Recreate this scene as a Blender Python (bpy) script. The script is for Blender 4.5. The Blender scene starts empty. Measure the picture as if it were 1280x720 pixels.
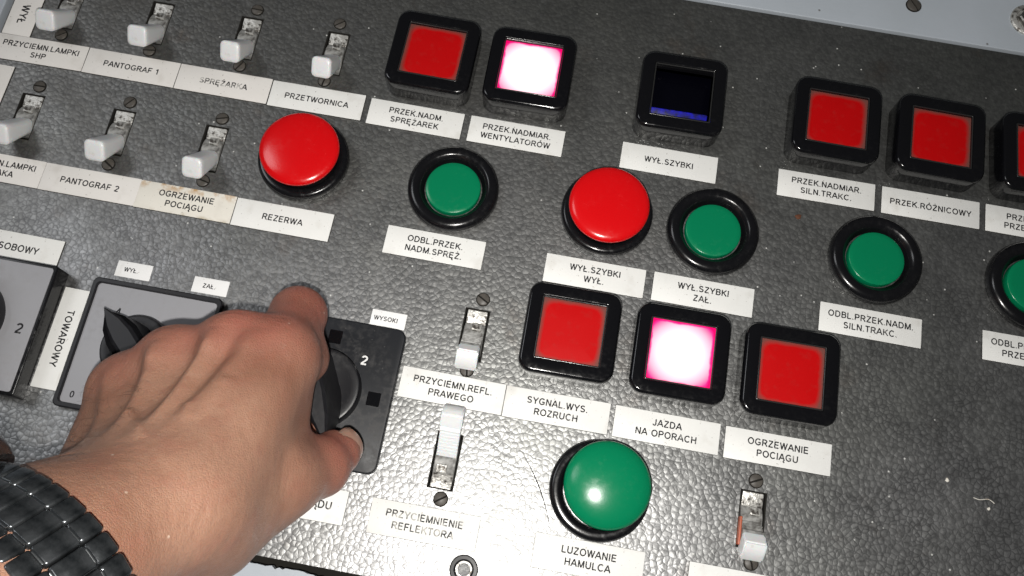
import bpy, bmesh, math, random
import numpy as np
from mathutils import Matrix, Vector

random.seed(7); rng = np.random.default_rng(7)
S = 0.001                       # everything below is measured in millimetres
sc = bpy.context.scene
COL = sc.collection
R_ = math.radians

# ------------------------------------------------------------------ camera
CR = ((0.9837628, 0.1785139, 0.0185324), (0.1757538, -0.9373114, -0.3009286), (-0.0363493, 0.2992995, -0.9534666))
CP = (12.305, -101.320, 322.771)
FPX = 1080.0                    # focal length in pixels of a 1280 px wide picture
cam_d = bpy.data.cameras.new('camera'); cam = bpy.data.objects.new('camera', cam_d); COL.objects.link(cam)
m = Matrix.Identity(4)
for i in range(3):
    m[i][0] = CR[0][i]; m[i][1] = -CR[1][i]; m[i][2] = -CR[2][i]; m[i][3] = CP[i]*S
cam.matrix_world = m
cam_d.sensor_width = 36; cam_d.lens = 36*FPX/1280; cam_d.clip_start = 0.005; cam_d.clip_end = 20
sc.camera = cam
def at(u, v, z=0.0):            # the point (mm) at height z above the panel seen along a sight line
    x, y = (u-640)/FPX, (v-360)/FPX
    d = [CR[0][i]*x + CR[1][i]*y + CR[2][i] for i in range(3)]
    s = (z-CP[2])/d[2]
    return Vector((CP[0]+s*d[0], CP[1]+s*d[1], z))

# ------------------------------------------------------------------ light: dim ambient, the phone's own flash and an added fill lamp
w = bpy.data.worlds.new('World'); sc.world = w; w.use_nodes = True
w.node_tree.nodes['Background'].inputs[0].default_value = (0.9, 0.95, 1.0, 1)
w.node_tree.nodes['Background'].inputs[1].default_value = 0.045
def lamp(name, pos, target, size, power, col):
    d = bpy.data.lights.new(name, 'AREA'); d.shape = 'DISK'; d.size = size*S; d.energy = power; d.color = col
    o = bpy.data.objects.new(name, d); COL.objects.link(o)
    o.location = Vector(pos)*S
    o.rotation_euler = (Vector(target)-Vector(pos)).to_track_quat('-Z', 'Y').to_euler()
    return o
off = Vector([-CR[0][i]*7 + CR[1][i]*13 for i in range(3)])
lamp('phone_flash', Vector(CP)+off, (-5, 0, 0), 6, 1.35, (1.0, 0.97, 0.92))
lamp('added_fill_lamp', (-950, 250, 1100), (0, 0, 0), 500, 3.0, (0.95, 0.97, 1.0))  # unseen lamp, added as fill against the flash falloff
sc.view_settings.view_transform = 'Standard'; sc.view_settings.look = 'None'
sc.view_settings.exposure = 0.04; sc.view_settings.gamma = 1.0; sc.view_settings.use_curve_mapping = False

# ------------------------------------------------------------------ materials
def mat(name, col=(.5, .5, .5), rough=.5, metal=0.0, spec=.5, **kw):
    mt = bpy.data.materials.new(name); mt.use_nodes = True
    b = mt.node_tree.nodes['Principled BSDF']
    b.inputs['Base Color'].default_value = (*col, 1); b.inputs['Roughness'].default_value = rough
    b.inputs['Metallic'].default_value = metal; b.inputs['Specular IOR Level'].default_value = spec
    for k, v in kw.items():
        b.inputs[k.replace('_', ' ')].default_value = v
    return mt
class N:                        # small node helper
    def __init__(s, mt): s.t = mt.node_tree; s.b = s.t.nodes['Principled BSDF']; s.tc = s.t.nodes.new('ShaderNodeTexCoord')
    def n(s, typ, **kw):
        x = s.t.nodes.new('ShaderNode'+typ)
        for k, v in kw.items():
            if k.startswith('i_'):
                key = k[2:]; key = int(key) if key.isdigit() else key.replace('_', ' ')
                if isinstance(v, bpy.types.NodeSocket): s.t.links.new(v, x.inputs[key])
                else: x.inputs[key].default_value = v
            else: setattr(x, k, v)
        return x
    def l(s, a, b): s.t.links.new(a, b)
    def obj(s): return s.tc.outputs['Object']
    def rnd(s): return s.n('ObjectInfo').outputs['Random']
    def noise(s, scale, detail=3, vec=None, rough=.55):
        return s.n('TexNoise', i_Scale=scale, i_Detail=detail, i_Roughness=rough, i_Vector=vec or s.obj()).outputs['Fac']
    def ramp(s, fac, stops):
        r = s.n('ValToRGB'); s.l(fac, r.inputs[0]); cr = r.color_ramp
        while len(cr.elements) < len(stops): cr.elements.new(.5)
        for e, (p, c) in zip(cr.elements, stops):
            e.position = p; e.color = (c, c, c, 1) if isinstance(c, (int, float)) else (*c, 1)
        return r.outputs[0]
    def mix(s, fac, a, b, typ='MIX'):
        x = s.n('Mix', data_type='RGBA', blend_type=typ)
        for v, k in ((fac, 0), (a, 6), (b, 7)):
            if isinstance(v, bpy.types.NodeSocket): s.l(v, x.inputs[k])
            elif k == 0: x.inputs[0].default_value = v
            else: x.inputs[k].default_value = (*v, 1)
        return x.outputs[2]
    def math(s, op, a, b=0.0, c=0.0):
        x = s.n('Math', operation=op)
        for v, k in ((a, 0), (b, 1), (c, 2)):
            if isinstance(v, bpy.types.NodeSocket): s.l(v, x.inputs[k])
            else: x.inputs[k].default_value = v
        return x.outputs[0]
    def bump(s, h, strength, dist, normal=None):
        b = s.n('Bump', i_Strength=strength, i_Distance=dist, i_Height=h)
        if normal: s.l(normal, b.inputs['Normal'])
        return b.outputs[0]
    def set(s, **kw):
        for k, v in kw.items(): s.l(v, s.b.inputs[k.replace('_', ' ')])

# hammer-finish paint of the panel
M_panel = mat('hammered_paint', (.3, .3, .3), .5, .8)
n = N(M_panel)
warp = n.n('TexNoise', i_Scale=300.0, i_Detail=3.0, i_Vector=n.obj())
wv = n.n('VectorMath', operation='SCALE', i_0=warp.outputs['Color'], i_Scale=.0020)
vv = n.n('VectorMath', operation='ADD', i_0=n.obj(), i_1=wv.outputs[0]).outputs[0]
vo = n.n('TexVoronoi', feature='SMOOTH_F1', i_Scale=500.0, i_Smoothness=.5, i_Randomness=1.0, i_Vector=vv)
vo2 = n.n('TexVoronoi', feature='DISTANCE_TO_EDGE', i_Scale=500.0, i_Randomness=1.0, i_Vector=vv)
edge = n.ramp(vo2.outputs['Distance'], [(0, 0), (.16, 1)])
big = n.noise(11, 4); mid = n.noise(45, 5); fine = n.noise(900, 3)
# dust and rust tints of the paint, plus flash falloff painted in towards the top
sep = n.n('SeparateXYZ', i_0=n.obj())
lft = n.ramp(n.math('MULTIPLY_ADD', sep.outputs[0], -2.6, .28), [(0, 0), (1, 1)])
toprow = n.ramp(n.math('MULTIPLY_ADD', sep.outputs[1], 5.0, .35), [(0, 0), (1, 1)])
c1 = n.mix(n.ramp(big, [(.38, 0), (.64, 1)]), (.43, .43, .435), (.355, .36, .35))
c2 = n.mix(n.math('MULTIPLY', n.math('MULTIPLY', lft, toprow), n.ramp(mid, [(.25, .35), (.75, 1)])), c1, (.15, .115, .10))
c3 = n.mix(n.math('MULTIPLY', toprow, .68), c2, (.12, .125, .11))  # flash falloff put into the base colour: darker towards the top
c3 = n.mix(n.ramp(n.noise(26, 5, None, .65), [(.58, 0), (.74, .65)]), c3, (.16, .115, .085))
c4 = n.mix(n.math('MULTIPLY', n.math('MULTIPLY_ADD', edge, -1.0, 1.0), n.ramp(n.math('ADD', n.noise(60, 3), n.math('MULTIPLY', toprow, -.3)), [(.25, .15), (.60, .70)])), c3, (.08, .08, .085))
c4 = n.mix(n.ramp(n.noise(330, 5, None, .7), [(.40, .50), (.62, 0)]), c4, (.10, .10, .10))
c4 = n.mix(n.ramp(n.noise(230, 5, None, .7), [(.55, 0), (.78, .35)]), c4, (.42, .42, .42))
c4 = n.mix(n.ramp(n.noise(520, 2), [(.70, 0), (.78, .55)]), c4, (.07, .07, .07))
speck = n.ramp(n.n('TexVoronoi', i_Scale=150.0, i_Vector=n.obj()).outputs['Distance'], [(.03, 1), (.07, 0)])
c5 = n.mix(n.math('MULTIPLY', speck, .8), c4, (.75, .75, .72))
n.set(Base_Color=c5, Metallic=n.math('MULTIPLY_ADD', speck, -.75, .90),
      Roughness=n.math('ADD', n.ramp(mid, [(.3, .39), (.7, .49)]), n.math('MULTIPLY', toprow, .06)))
dome = n.math('SUBTRACT', 1.0, vo.outputs['Distance'])
h = n.math('ADD', n.math('MULTIPLY', dome, 1.0), n.math('MULTIPLY', fine, .10))
h = n.math('ADD', h, n.math('MULTIPLY', edge, .18))
n.set(Normal=n.bump(h, .21, .0006))

def dusty(name, col, rough, spec=.5, amount=.25, dust=(.32, .30, .28), scale=160, bump=.0):
    mt = mat(name, col, rough, 0, spec); n = N(mt)
    big = n.noise(scale*.35, 4); sm = n.noise(scale*3.2, 4)
    f = n.math('MULTIPLY', n.ramp(big, [(.42, 0), (.75, 1)]), n.ramp(sm, [(.45, 0), (.75, 1)]))
    sp = n.ramp(n.n('TexVoronoi', i_Scale=scale*2.2, i_Vector=n.obj()).outputs['Distance'], [(.05, 1), (.09, 0)])
    f2 = n.math('ADD', n.math('MULTIPLY', f, amount), n.math('MULTIPLY', sp, amount*.8))
    n.set(Base_Color=n.mix(f2, col, dust), Roughness=n.math('ADD', n.math('MULTIPLY', f, .3), rough))
    n.set(Normal=n.bump(n.noise(scale*8, 2), .05+bump, .0002))
    return mt
M_bezel = dusty('black_glossy_plastic', (.004, .004, .005), .13, .45, .012)
M_ring = dusty('black_ring_plastic', (.005, .005, .006), .20, .45, .02)
M_blackp = dusty('black_satin_plastic', (.010, .010, .012), .38, .40, .08)
M_blackplate = dusty('black_scale_plate', (.012, .013, .016), .42, .35, .18)
M_grime = mat('dark_grime', (.018, .017, .015), .9, 0, .1)
M_lip = mat('window_lip_plastic', (.02, .02, .02), .20, 0, .6)
M_core = mat('black_label_core', (.03, .028, .025), .8, 0, .2)
M_red = dusty('red_cap_plastic', (.60, .003, .005), .20, .45, .02, (.5, .2, .18))
M_green = dusty('green_cap_plastic', (.001, .175, .074), .22, .45, .02, (.1, .25, .16))
M_scale = dusty('grey_scale_plate', (.30, .30, .32), .42, .5, .30, (.25, .24, .23))
M_white = mat('white_lever_plastic', (.72, .73, .74), .36, 0, .5, Subsurface_Weight=.25, Subsurface_Scale=.002)
n = N(M_white); g = n.ramp(n.noise(420, 4), [(.62, 0), (.85, .4)])
n.set(Base_Color=n.mix(g, (.72, .73, .74), (.36, .33, .29)))
M_greylever = mat('soiled_lever_plastic', (.30, .30, .30), .45)
n = N(M_greylever); g = n.ramp(n.noise(500, 4), [(.40, 0), (.72, 1)])
n.set(Base_Color=n.mix(g, (.30, .30, .29), (.06, .055, .05)))
M_tarn = mat('dirty_tinned_metal', (.55, .54, .52), .42, .55)
n = N(M_tarn); g = n.ramp(n.noise(520, 5), [(.50, 0), (.64, 1)])
n.set(Base_Color=n.mix(g, (.58, .57, .54), (.10, .09, .08)), Normal=n.bump(n.noise(700, 3), .6, .0006))
M_screwp = dusty('paint_clogged_screw', (.075, .068, .060), .45, .4, .5, (.20, .18, .15))
M_screw = mat('screw_steel', (.22, .21, .20), .42, .9)
n = N(M_screw); g = n.ramp(n.noise(700, 4), [(.4, 0), (.7, 1)])
n.set(Base_Color=n.mix(g, (.30, .29, .27), (.07, .06, .05)), Normal=n.bump(n.noise(900, 3), .4, .0003))
M_console = mat('pale_console_paint', (.42, .46, .50), .42)
n = N(M_console); g = n.ramp(n.noise(30, 4), [(.35, 0), (.8, .5)])
sp = n.ramp(n.n('TexVoronoi', i_Scale=90.0, i_Vector=n.obj()).outputs['Distance'], [(.03, .8), (.06, 0)])
n.set(Base_Color=n.mix(sp, n.mix(g, (.44, .48, .53), (.36, .40, .43)), (.10, .09, .08)), Normal=n.bump(n.noise(300, 3), .15, .0004))
M_copper = mat('worn_orange_plastic', (.40, .10, .05), .45)
M_glass = mat('lamp_glass', (.75, .76, .78), .08, 0, .8, Transmission_Weight=.7, IOR=1.45)

def label_mat(name, col, stain=False, wear=.12):
    mt = mat(name, col, .50, 0, .35); n = N(mt)
    cw = n.mix(n.ramp(n.noise(60, 4), [(.35, 0), (.75, .45)]), col, tuple(c*.88 for c in col))
    cw = n.mix(n.ramp(n.noise(700, 2), [(.69, 0), (.73, .6)]), cw, (.35, .33, .30))
    g3 = n.n('SeparateXYZ', i_0=n.tc.outputs['Generated']); ed = n.math('MAXIMUM', n.math('MULTIPLY_ADD', n.math('ABSOLUTE', n.math('ADD', g3.outputs[0], -.5)), 3.0, -.5), n.math('ABSOLUTE', n.math('ADD', g3.outputs[1], -.5)))
    wn = n.n('TexNoise', noise_dimensions='4D', i_Scale=120.0, i_Detail=5.0, i_Vector=n.obj()); n.l(n.math('MULTIPLY', n.rnd(), 40.0), wn.inputs['W'])
    wn = wn.outputs['Fac']
    dirt = n.math('MULTIPLY', n.ramp(n.math('MULTIPLY', ed, 1.9), [(.78, .12), (.98, 1)]), n.ramp(wn, [(.54, 0), (.72, .28)]))
    cw = n.mix(dirt, cw, (.40, .36, .30))
    if stain:
        gy = n.n('SeparateXYZ', i_0=n.tc.outputs['Generated']).outputs[1]
        e = n.ramp(gy, [(.70, 0), (.97, 1)])
        f = n.math('MULTIPLY', e, n.ramp(n.noise(190, 4), [(.47, 0), (.60, 1)]))
        cw = n.mix(f, cw, (.50, .30, .13))
        e2 = n.math('MULTIPLY', n.ramp(gy, [(.0, .8), (.12, 0)]), n.ramp(n.noise(160, 3), [(.5, 0), (.65, 1)]))
        cw = n.mix(e2, cw, (.42, .36, .25))
    n.set(Base_Color=cw, Normal=n.bump(n.noise(800, 2), .08, .0002))
    return mt
M_label = label_mat('engraved_label_plastic', (.81, .81, .79))
M_label_w = label_mat('yellowed_label_plastic', (.79, .765, .735))
M_label_st = label_mat('stained_label_plastic', (.78, .75, .68), True)
M_sticker = label_mat('white_sticker', (.84, .84, .84))
def ink(name, wear):
    mt = mat(name, (.018, .018, .02), .6, 0, .2); n = N(mt)
    f = n.ramp(n.noise(240, 4), [(.62-wear, 0), (.80-wear, .85)])
    n.set(Base_Color=n.mix(f, (.018, .018, .02), (.62, .61, .58)))
    return mt
M_ink = ink('black_lettering_ink', .0)
M_ink_worn = ink('rubbed_lettering_ink', .17)
M_inkw = mat('white_lettering_ink', (.75, .75, .75), .5)

def lens_mat(name, col, edge_col, rough=.22, edge=.8, emit=None):
    mt = mat(name, col, rough, 0, .5); n = N(mt)
    s = n.n('SeparateXYZ', i_0=n.obj())
    ax = n.math('DIVIDE', n.math('ABSOLUTE', s.outputs[0]), .0118); ay = n.math('DIVIDE', n.math('ABSOLUTE', s.outputs[1]), .0118)
    d = n.math('POWER', n.math('ADD', n.math('POWER', ax, 7.0), n.math('POWER', ay, 7.0)), 1/7)
    d = n.math('ADD', d, n.math('MULTIPLY_ADD', n.noise(260, 3), .10, -.05))
    cc = n.mix(n.math('MULTIPLY', n.rnd(), .35), col, tuple(q*.62 for q in col)); cc = n.mix(n.ramp(n.noise(330, 5), [(.55, 0), (.78, .12)]), cc, edge_col)
    n.set(Base_Color=n.mix(n.ramp(n.math('MULTIPLY', d, .9), [(edge*.9, 0), (.92, 1)]), cc, edge_col))
    sp = n.ramp(n.n('TexVoronoi', i_Scale=420.0, i_Vector=n.obj()).outputs['Distance'], [(.05, 1), (.08, 0)])
    if emit:
        r = n.math('SQRT', n.math('ADD', n.math('POWER', ax, 2.0), n.math('POWER', ay, 2.0)))
        f = n.math('MAXIMUM', n.ramp(n.math('MULTIPLY_ADD', r, 1/1.05, -.50/1.05), [(0, 0), (1, 1)]), n.ramp(n.math('MULTIPLY_ADD', d, 5.2, -4.32), [(0, 0), (1, 1)]))
        stops = emit
        rr = n.n('ValToRGB'); n.l(f, rr.inputs[0])
        while len(rr.color_ramp.elements) < len(stops): rr.color_ramp.elements.new(.5)
        for e, (p, c) in zip(rr.color_ramp.elements, stops): e.position = p; e.color = (*c, 1)
        n.l(rr.outputs[0], n.b.inputs['Emission Color']); n.b.inputs['Emission Strength'].default_value = 1.2
    return mt
M_lens_red = lens_mat('red_lens', (.50, .003, .004), (.17, .06, .05), .42, .86)
M_lens_red.node_tree.nodes['Principled BSDF'].inputs['Specular IOR Level'].default_value = .12
M_lens_lit = lens_mat('lit_pink_lens', (.5, .01, .04), (.35, .0, .05), .3, .86,
                      [(0, (1, .92, .92)), (.25, (1, .80, .84)), (.46, (1, .50, .62)), (.70, (.95, .03, .25)), (1, (.62, .0, .10))])
M_lens_lit2 = lens_mat('lit_white_pink_lens', (.5, .01, .04), (.35, .0, .05), .3, .86,
                      [(0, (1, .98, .98)), (.34, (1, .84, .88)), (.58, (1, .45, .58)), (.80, (.95, .03, .25)), (1, (.62, .0, .10))])
M_lens_blue = mat('dark_blue_lens', (.001, .001, .003), .25, 0, .2)
M_blue_refl = mat('blue_reflection', (.01, .012, .50), .35, 0, .5)  # colour of the reflection painted into the dark blue lens
n = N(M_blue_refl); n.set(Base_Color=n.mix(n.ramp(n.noise(500, 5), [(.35, 0), (.65, .95)]), (.004, .004, .40), (.004, .004, .03)))

# ------------------------------------------------------------------ mesh helpers (mm)
def link(name, me, mt, parent=None, loc=None, smooth=False, mw=None):
    o = bpy.data.objects.new(name, me); COL.objects.link(o)
    if mt and not me.materials: me.materials.append(mt)
    if parent: o.parent = parent
    if loc is not None: o.location = Vector(loc)*S
    return o
def mesh(name, v, f, smooth=True, angle=35):
    me = bpy.data.meshes.new(name)
    me.from_pydata([(a[0]*S, a[1]*S, a[2]*S) for a in v], [], f); me.update()
    bm = bmesh.new(); bm.from_mesh(me); bmesh.ops.recalc_face_normals(bm, faces=bm.faces)
    if smooth:
        for fc in bm.faces: fc.smooth = True
        for e in bm.edges:
            if len(e.link_faces) == 2 and e.calc_face_angle(0) > R_(angle): e.smooth = False
    bm.to_mesh(me); bm.free()
    return me
def rrect(hx, hy, r, z, nc=6, cx=0, cy=0):
    r = max(min(r, hx-.01, hy-.01), .02); pts = []
    for k, (sx, sy) in enumerate(((1, 1), (-1, 1), (-1, -1), (1, -1))):
        for i in range(nc+1):
            a = math.pi/2*(k + i/nc)
            pts.append((cx+sx*(hx-r)+r*math.cos(a), cy+sy*(hy-r)+r*math.sin(a), z))
    return pts
def circ(r, z, nseg=48, cx=0, cy=0):
    return [(cx+r*math.cos(2*math.pi*i/nseg), cy+r*math.sin(2*math.pi*i/nseg), z) for i in range(nseg)]
def loft(rings, cap0=True, cap1=True, close=False):
    v = [p for r in rings for p in r]; k = len(rings[0]); f = []
    nr = len(rings)
    for j in range(nr if close else nr-1):
        a, b = j*k, ((j+1) % nr)*k
        for i in range(k):
            i2 = (i+1) % k; f.append((a+i, a+i2, b+i2, b+i))
    if not close:
        if cap0: f.append(tuple(reversed(range(k))))
        if cap1: f.append(tuple(range((nr-1)*k, nr*k)))
    return v, f
def join(*vfs):
    V, F = [], []
    for v, f in vfs:
        o = len(V); V += list(v); F += [tuple(i+o for i in q) for q in f]
    return V, F
def xf(vf, M):
    return [tuple(M @ Vector(p)) for p in vf[0]], vf[1]
def rbox(hx, hy, z0, z1, r=.6, b=.4, nb=3, nc=4, bottom=False):      # bevelled box, upright
    rings = []
    if bottom:
        for i in range(nb+1):
            a = math.pi/2*i/nb; rings.append(rrect(hx-b*(1-math.sin(a)), hy-b*(1-math.sin(a)), r, z0+b*(1-math.cos(a)), nc))
    else: rings.append(rrect(hx, hy, r, z0, nc))
    for i in range(nb+1):
        a = math.pi/2*i/nb; q = b*(1-math.cos(a)); rings.append(rrect(hx-q, hy-q, r-q*.6, z1-b+b*math.sin(a), nc))
    return loft(rings)
def prism(prof, hw, bev=.25):     # (y,z) outline pushed along x
    bm = bmesh.new()
    vs = [bm.verts.new((-hw, y, z)) for y, z in prof]
    f = bm.faces.new(vs)
    ex = bmesh.ops.extrude_face_region(bm, geom=[f])
    for q in ex['geom']:
        if isinstance(q, bmesh.types.BMVert): q.co.x = hw
    bmesh.ops.recalc_face_normals(bm, faces=bm.faces)
    es = [e for e in bm.edges if e.calc_face_angle(0) > R_(30)]
    if bev: bmesh.ops.bevel(bm, geom=es, offset=bev, segments=2, affect='EDGES', clamp_overlap=True)
    bm.verts.ensure_lookup_table()
    v = [tuple(q.co) for q in bm.verts]; fc = [tuple(q.index for q in p.verts) for p in bm.faces]; bm.free()
    return v, fc
def tube(pts, r, nseg=6, taper=None):
    rings = []
    for i, p in enumerate(pts):
        p = Vector(p); t = (Vector(pts[min(i+1, len(pts)-1)])-Vector(pts[max(i-1, 0)])).normalized()
        u = t.orthogonal().normalized(); w_ = t.cross(u); rr = r*(taper(i/(len(pts)-1)) if taper else 1)
        rings.append([tuple(p+u*rr*math.cos(2*math.pi*k/nseg)+w_*rr*math.sin(2*math.pi*k/nseg)) for k in range(nseg)])
    return loft(rings)
def thing(name, label, cat, loc=(0, 0, 0), group=None):
    o = bpy.data.objects.new(name, None); COL.objects.link(o); o.location = Vector(loc)*S
    o.empty_display_size = .005
    o['label'] = label; o['category'] = cat
    if group: o['group'] = group
    return o
def tag(o, label, cat, group=None):
    o['label'] = label; o['category'] = cat
    if group: o['group'] = group
    return o
CACHE = {}
def cached(key, fn, **kw):
    if key not in CACHE:
        v, f = fn(); CACHE[key] = mesh(key, v, f, **kw)
    return CACHE[key]
def _arc(cx, cy, rx, ry, a0, a1, k=None):
    k = k or max(3, int(abs(a1-a0)/20))
    return [(cx+rx*math.cos(R_(a0+(a1-a0)*i/k)), cy+ry*math.sin(R_(a0+(a1-a0)*i/k))) for i in range(k+1)]
_E = [[(.09, 0), (.09, 1)], [(.09, .935), (.60, .935)], [(.09, .52), (.56, .52)], [(.09, .065), (.61, .065)]]
_Aa = [[(.0, 0), (.36, 1)], [(.36, 1), (.72, 0)], [(.12, .33), (.60, .33)]]
_Z = [[(.05, .935), (.58, .935)], [(.58, .93), (.05, .07)], [(.03, .065), (.61, .065)]]
_Lx = [[(.09, 0), (.09, 1)], [(.09, .065), (.57, .065)]]
_O = [_arc(.41, .5, .34, .44, 0, 360, 24)]
GL = {
 'A': (.72, _Aa), 'B': (.67, [[(.09, 0), (.09, 1)], [(.09, .935)] + _arc(.37, .735, .20, .20, 90, -90) + [(.09, .535)], [(.09, .535)] + _arc(.39, .30, .22, .235, 90, -90) + [(.09, .065)]]),
 'C': (.76, [_arc(.41, .5, .34, .44, 42, 318, 16)]), 'D': (.74, [[(.09, 0), (.09, 1)], [(.09, .935)] + _arc(.33, .5, .33, .435, 90, -90, 12) + [(.09, .065)]]),
 'E': (.66, _E), 'F': (.61, [_E[0], _E[1], [(.09, .50), (.52, .50)]]),
 'G': (.80, [_arc(.41, .5, .34, .44, 42, 322, 16) + [(.70, .20), (.70, .44), (.42, .44)]]),
 'H': (.72, [[(.09, 0), (.09, 1)], [(.63, 0), (.63, 1)], [(.09, .52), (.63, .52)]]), 'I': (.20, [[(.10, 0), (.10, 1)]]),
 'J': (.54, [[(.43, 1)] + _arc(.25, .27, .18, .205, 0, -175, 9)]),
 'K': (.70, [[(.09, 0), (.09, 1)], [(.65, 1), (.09, .38)], [(.27, .58), (.69, 0)]]), 'L': (.58, _Lx),
 'M': (.84, [[(.09, 0), (.09, 1)], [(.10, 1), (.42, .03)], [(.42, .03), (.74, 1)], [(.75, 1), (.75, 0)]]),
 'N': (.72, [[(.09, 0), (.09, 1)], [(.09, 1), (.63, 0)], [(.63, 0), (.63, 1)]]), 'O': (.82, _O),
 'P': (.67, [[(.09, 0), (.09, 1)], [(.09, .935)] + _arc(.38, .70, .22, .235, 90, -90) + [(.09, .465)]]),
 'R': (.71, [[(.09, 0), (.09, 1)], [(.09, .935)] + _arc(.39, .71, .22, .225, 90, -90) + [(.09, .485)], [(.38, .48), (.68, 0)]]),
 'S': (.67, [_arc(.335, .73, .23, .205, 22, 255, 10) + _arc(.335, .285, .255, .22, 80, -160, 10)]),
 'T': (.62, [[(.31, 0), (.31, 1)], [(0, .935), (.62, .935)]]), 'U': (.72, [[(.09, 1)] + _arc(.36, .335, .27, .27, 180, 360, 10) + [(.63, 1)]]),
 'W': (.94, [[(.02, 1), (.25, 0)], [(.25, 0), (.47, 1)], [(.47, 1), (.69, 0)], [(.69, 0), (.92, 1)]]),
 'Y': (.68, [[(.01, 1), (.34, .44)], [(.34, .44), (.67, 1)], [(.34, .46), (.34, 0)]]), 'Z': (.64, _Z), '.': (.20, [[(.10, 0), (.10, .14)]]),
 '1': (.46, [[(.06, .72), (.28, .93)], [(.30, 0), (.30, 1)]]), '2': (.60, [_arc(.30, .70, .23, .235, 165, -35, 9) + [(.06, .08)], [(.03, .065), (.56, .065)]]),
 '4': (.60, [[(.43, 0), (.43, 1)], [(.43, 1), (.05, .29)], [(.03, .26), (.58, .26)]]), '0': (.58, [_arc(.29, .5, .22, .44, 0, 360, 20)]), ' ': (.30, []),
 'Ą': (.72, _Aa + [_arc(.70, -.12, .12, .12, 110, 300, 7)]), 'Ę': (.66, _E + [_arc(.58, -.12, .12, .12, 110, 300, 7)]),
 'Ż': (.64, _Z + [[(.32, 1.12), (.32, 1.27)]]), 'Ó': (.82, _O + [[(.38, 1.10), (.52, 1.29)]]), 'Ł': (.58, _Lx + [[(-.04, .36), (.36, .64)]]),
}
def text_mesh(name, body, cap, line=1.62, xs_=1.13, gap=.145, wt=.185):
    """lettering cut with a round tool: flat strokes, cap = letter height in mm"""
    V, F = [], []; lines = body.split('\n'); lift = 0
    for li, ln in enumerate(lines):
        wtot = sum(GL[c][0]*xs_+gap for c in ln)-gap; x = -wtot/2; y0 = -.5+((len(lines)-1)/2-li)*line
        for c in ln:
            gw, strokes = GL[c]
            for st in strokes:
                p = [Vector((x+a*xs_, y0+b, 0)) for a, b in st]; k = len(p); o = len(V); lift = (lift+1) % 4
                closed = (p[0]-p[-1]).length < 1e-4
                for i in range(k):
                    d0 = (p[i]-p[i-1]) if i > 0 else ((p[-1]-p[-2]) if closed else p[1]-p[0])
                    d1 = (p[i+1]-p[i]) if i < k-1 else ((p[1]-p[0]) if closed else p[-1]-p[-2])
                    d0.normalize(); d1.normalize(); n0 = Vector((-d0.y, d0.x, 0)); n1 = Vector((-d1.y, d1.x, 0))
                    mm = n0+n1
                    if mm.length < .3: mm = n0
                    mm.normalize(); mm *= min(1/max(mm.dot(n0), .3), 1.5)*wt/2
                    for sg in (1, -1): q = p[i]+mm*sg; V.append((q.x*cap, q.y*cap, .004*lift))
                for i in range(k-1): F.append((o+2*i, o+2*i+1, o+2*i+3, o+2*i+2))
            x += gw*xs_+gap
    me = bpy.data.meshes.new(name); me.from_pydata([(a*S, b*S, c*S) for a, b, c in V], [], F); me.update()
    bm = bmesh.new(); bm.from_mesh(me)
    for f in bm.faces:
        if f.normal.z < 0: f.normal_flip()
    bm.to_mesh(me); bm.free()
    return me

# ------------------------------------------------------------------ setting: panel with its slots, console round it
PX0, PX1, PY0, PY1 = -235.0, 262.0, -114.6, 144.6
SW = [  # switches: x, y of slot centre, kind, label words
    (-210.6, 89.5), (-171.2, 89.5), (-131.8, 89.5), (-93.4, 89.3),
    (-210.8, 36.2), (-171.6, 36.2), (-132.0, 36.2),
    (-11.3, -21.3), (-12.2, -70.2), (101.2, -70.8)]
HW, HH = 4.9, 10.4
xs = sorted({PX0, PX1, *[x-HW for x, y in SW], *[x+HW for x, y in SW]})
ys = sorted({PY0, PY1, *[y-HH for x, y in SW], *[y+HH for x, y in SW]})
V, F, idx = [], [], {}
def vid(i, j, z):
    k = (i, j, z)
    if k not in idx: idx[k] = len(V); V.append((xs[i], ys[j], z))
    return idx[k]
hole = lambda i, j: any(abs((xs[i]+xs[i+1])/2-x) < HW and abs((ys[j]+ys[j+1])/2-y) < HH for x, y in SW)
nx, ny = len(xs)-1, len(ys)-1
ex = lambda i, j: 0 <= i < nx and 0 <= j < ny and not hole(i, j)
for i in range(nx):
    for j in range(ny):
        if not ex(i, j): continue
        F.append((vid(i, j, 0), vid(i+1, j, 0), vid(i+1, j+1, 0), vid(i, j+1, 0)))
        for di, dj, a, b in ((-1, 0, (i, j+1), (i, j)), (1, 0, (i+1, j), (i+1, j+1)), (0, -1, (i, j), (i+1, j)), (0, 1, (i+1, j+1), (i, j+1))):
            if not ex(i+di, j+dj): F.append((vid(*a, 0), vid(*a, -2.5), vid(*b, -2.5), vid(*b, 0)))
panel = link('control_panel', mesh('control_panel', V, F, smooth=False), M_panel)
tag(panel, 'dark grey hammered metal control panel carrying all the switches and buttons', 'control panel')
def plate(name, x0, x1, y0, y1, z0, z1, mt, rough_edge=False):
    cx, cy = (x0+x1)/2, (y0+y1)/2
    o = link(name, mesh(name, *rbox((x1-x0)/2, (y1-y0)/2, z0, z1, .8, .5)), mt, None, (cx, cy, 0))
    o['kind'] = 'structure'; return o
plate('console_top', -420, 460, 146.0, 420, -4, .6, M_console)
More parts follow.
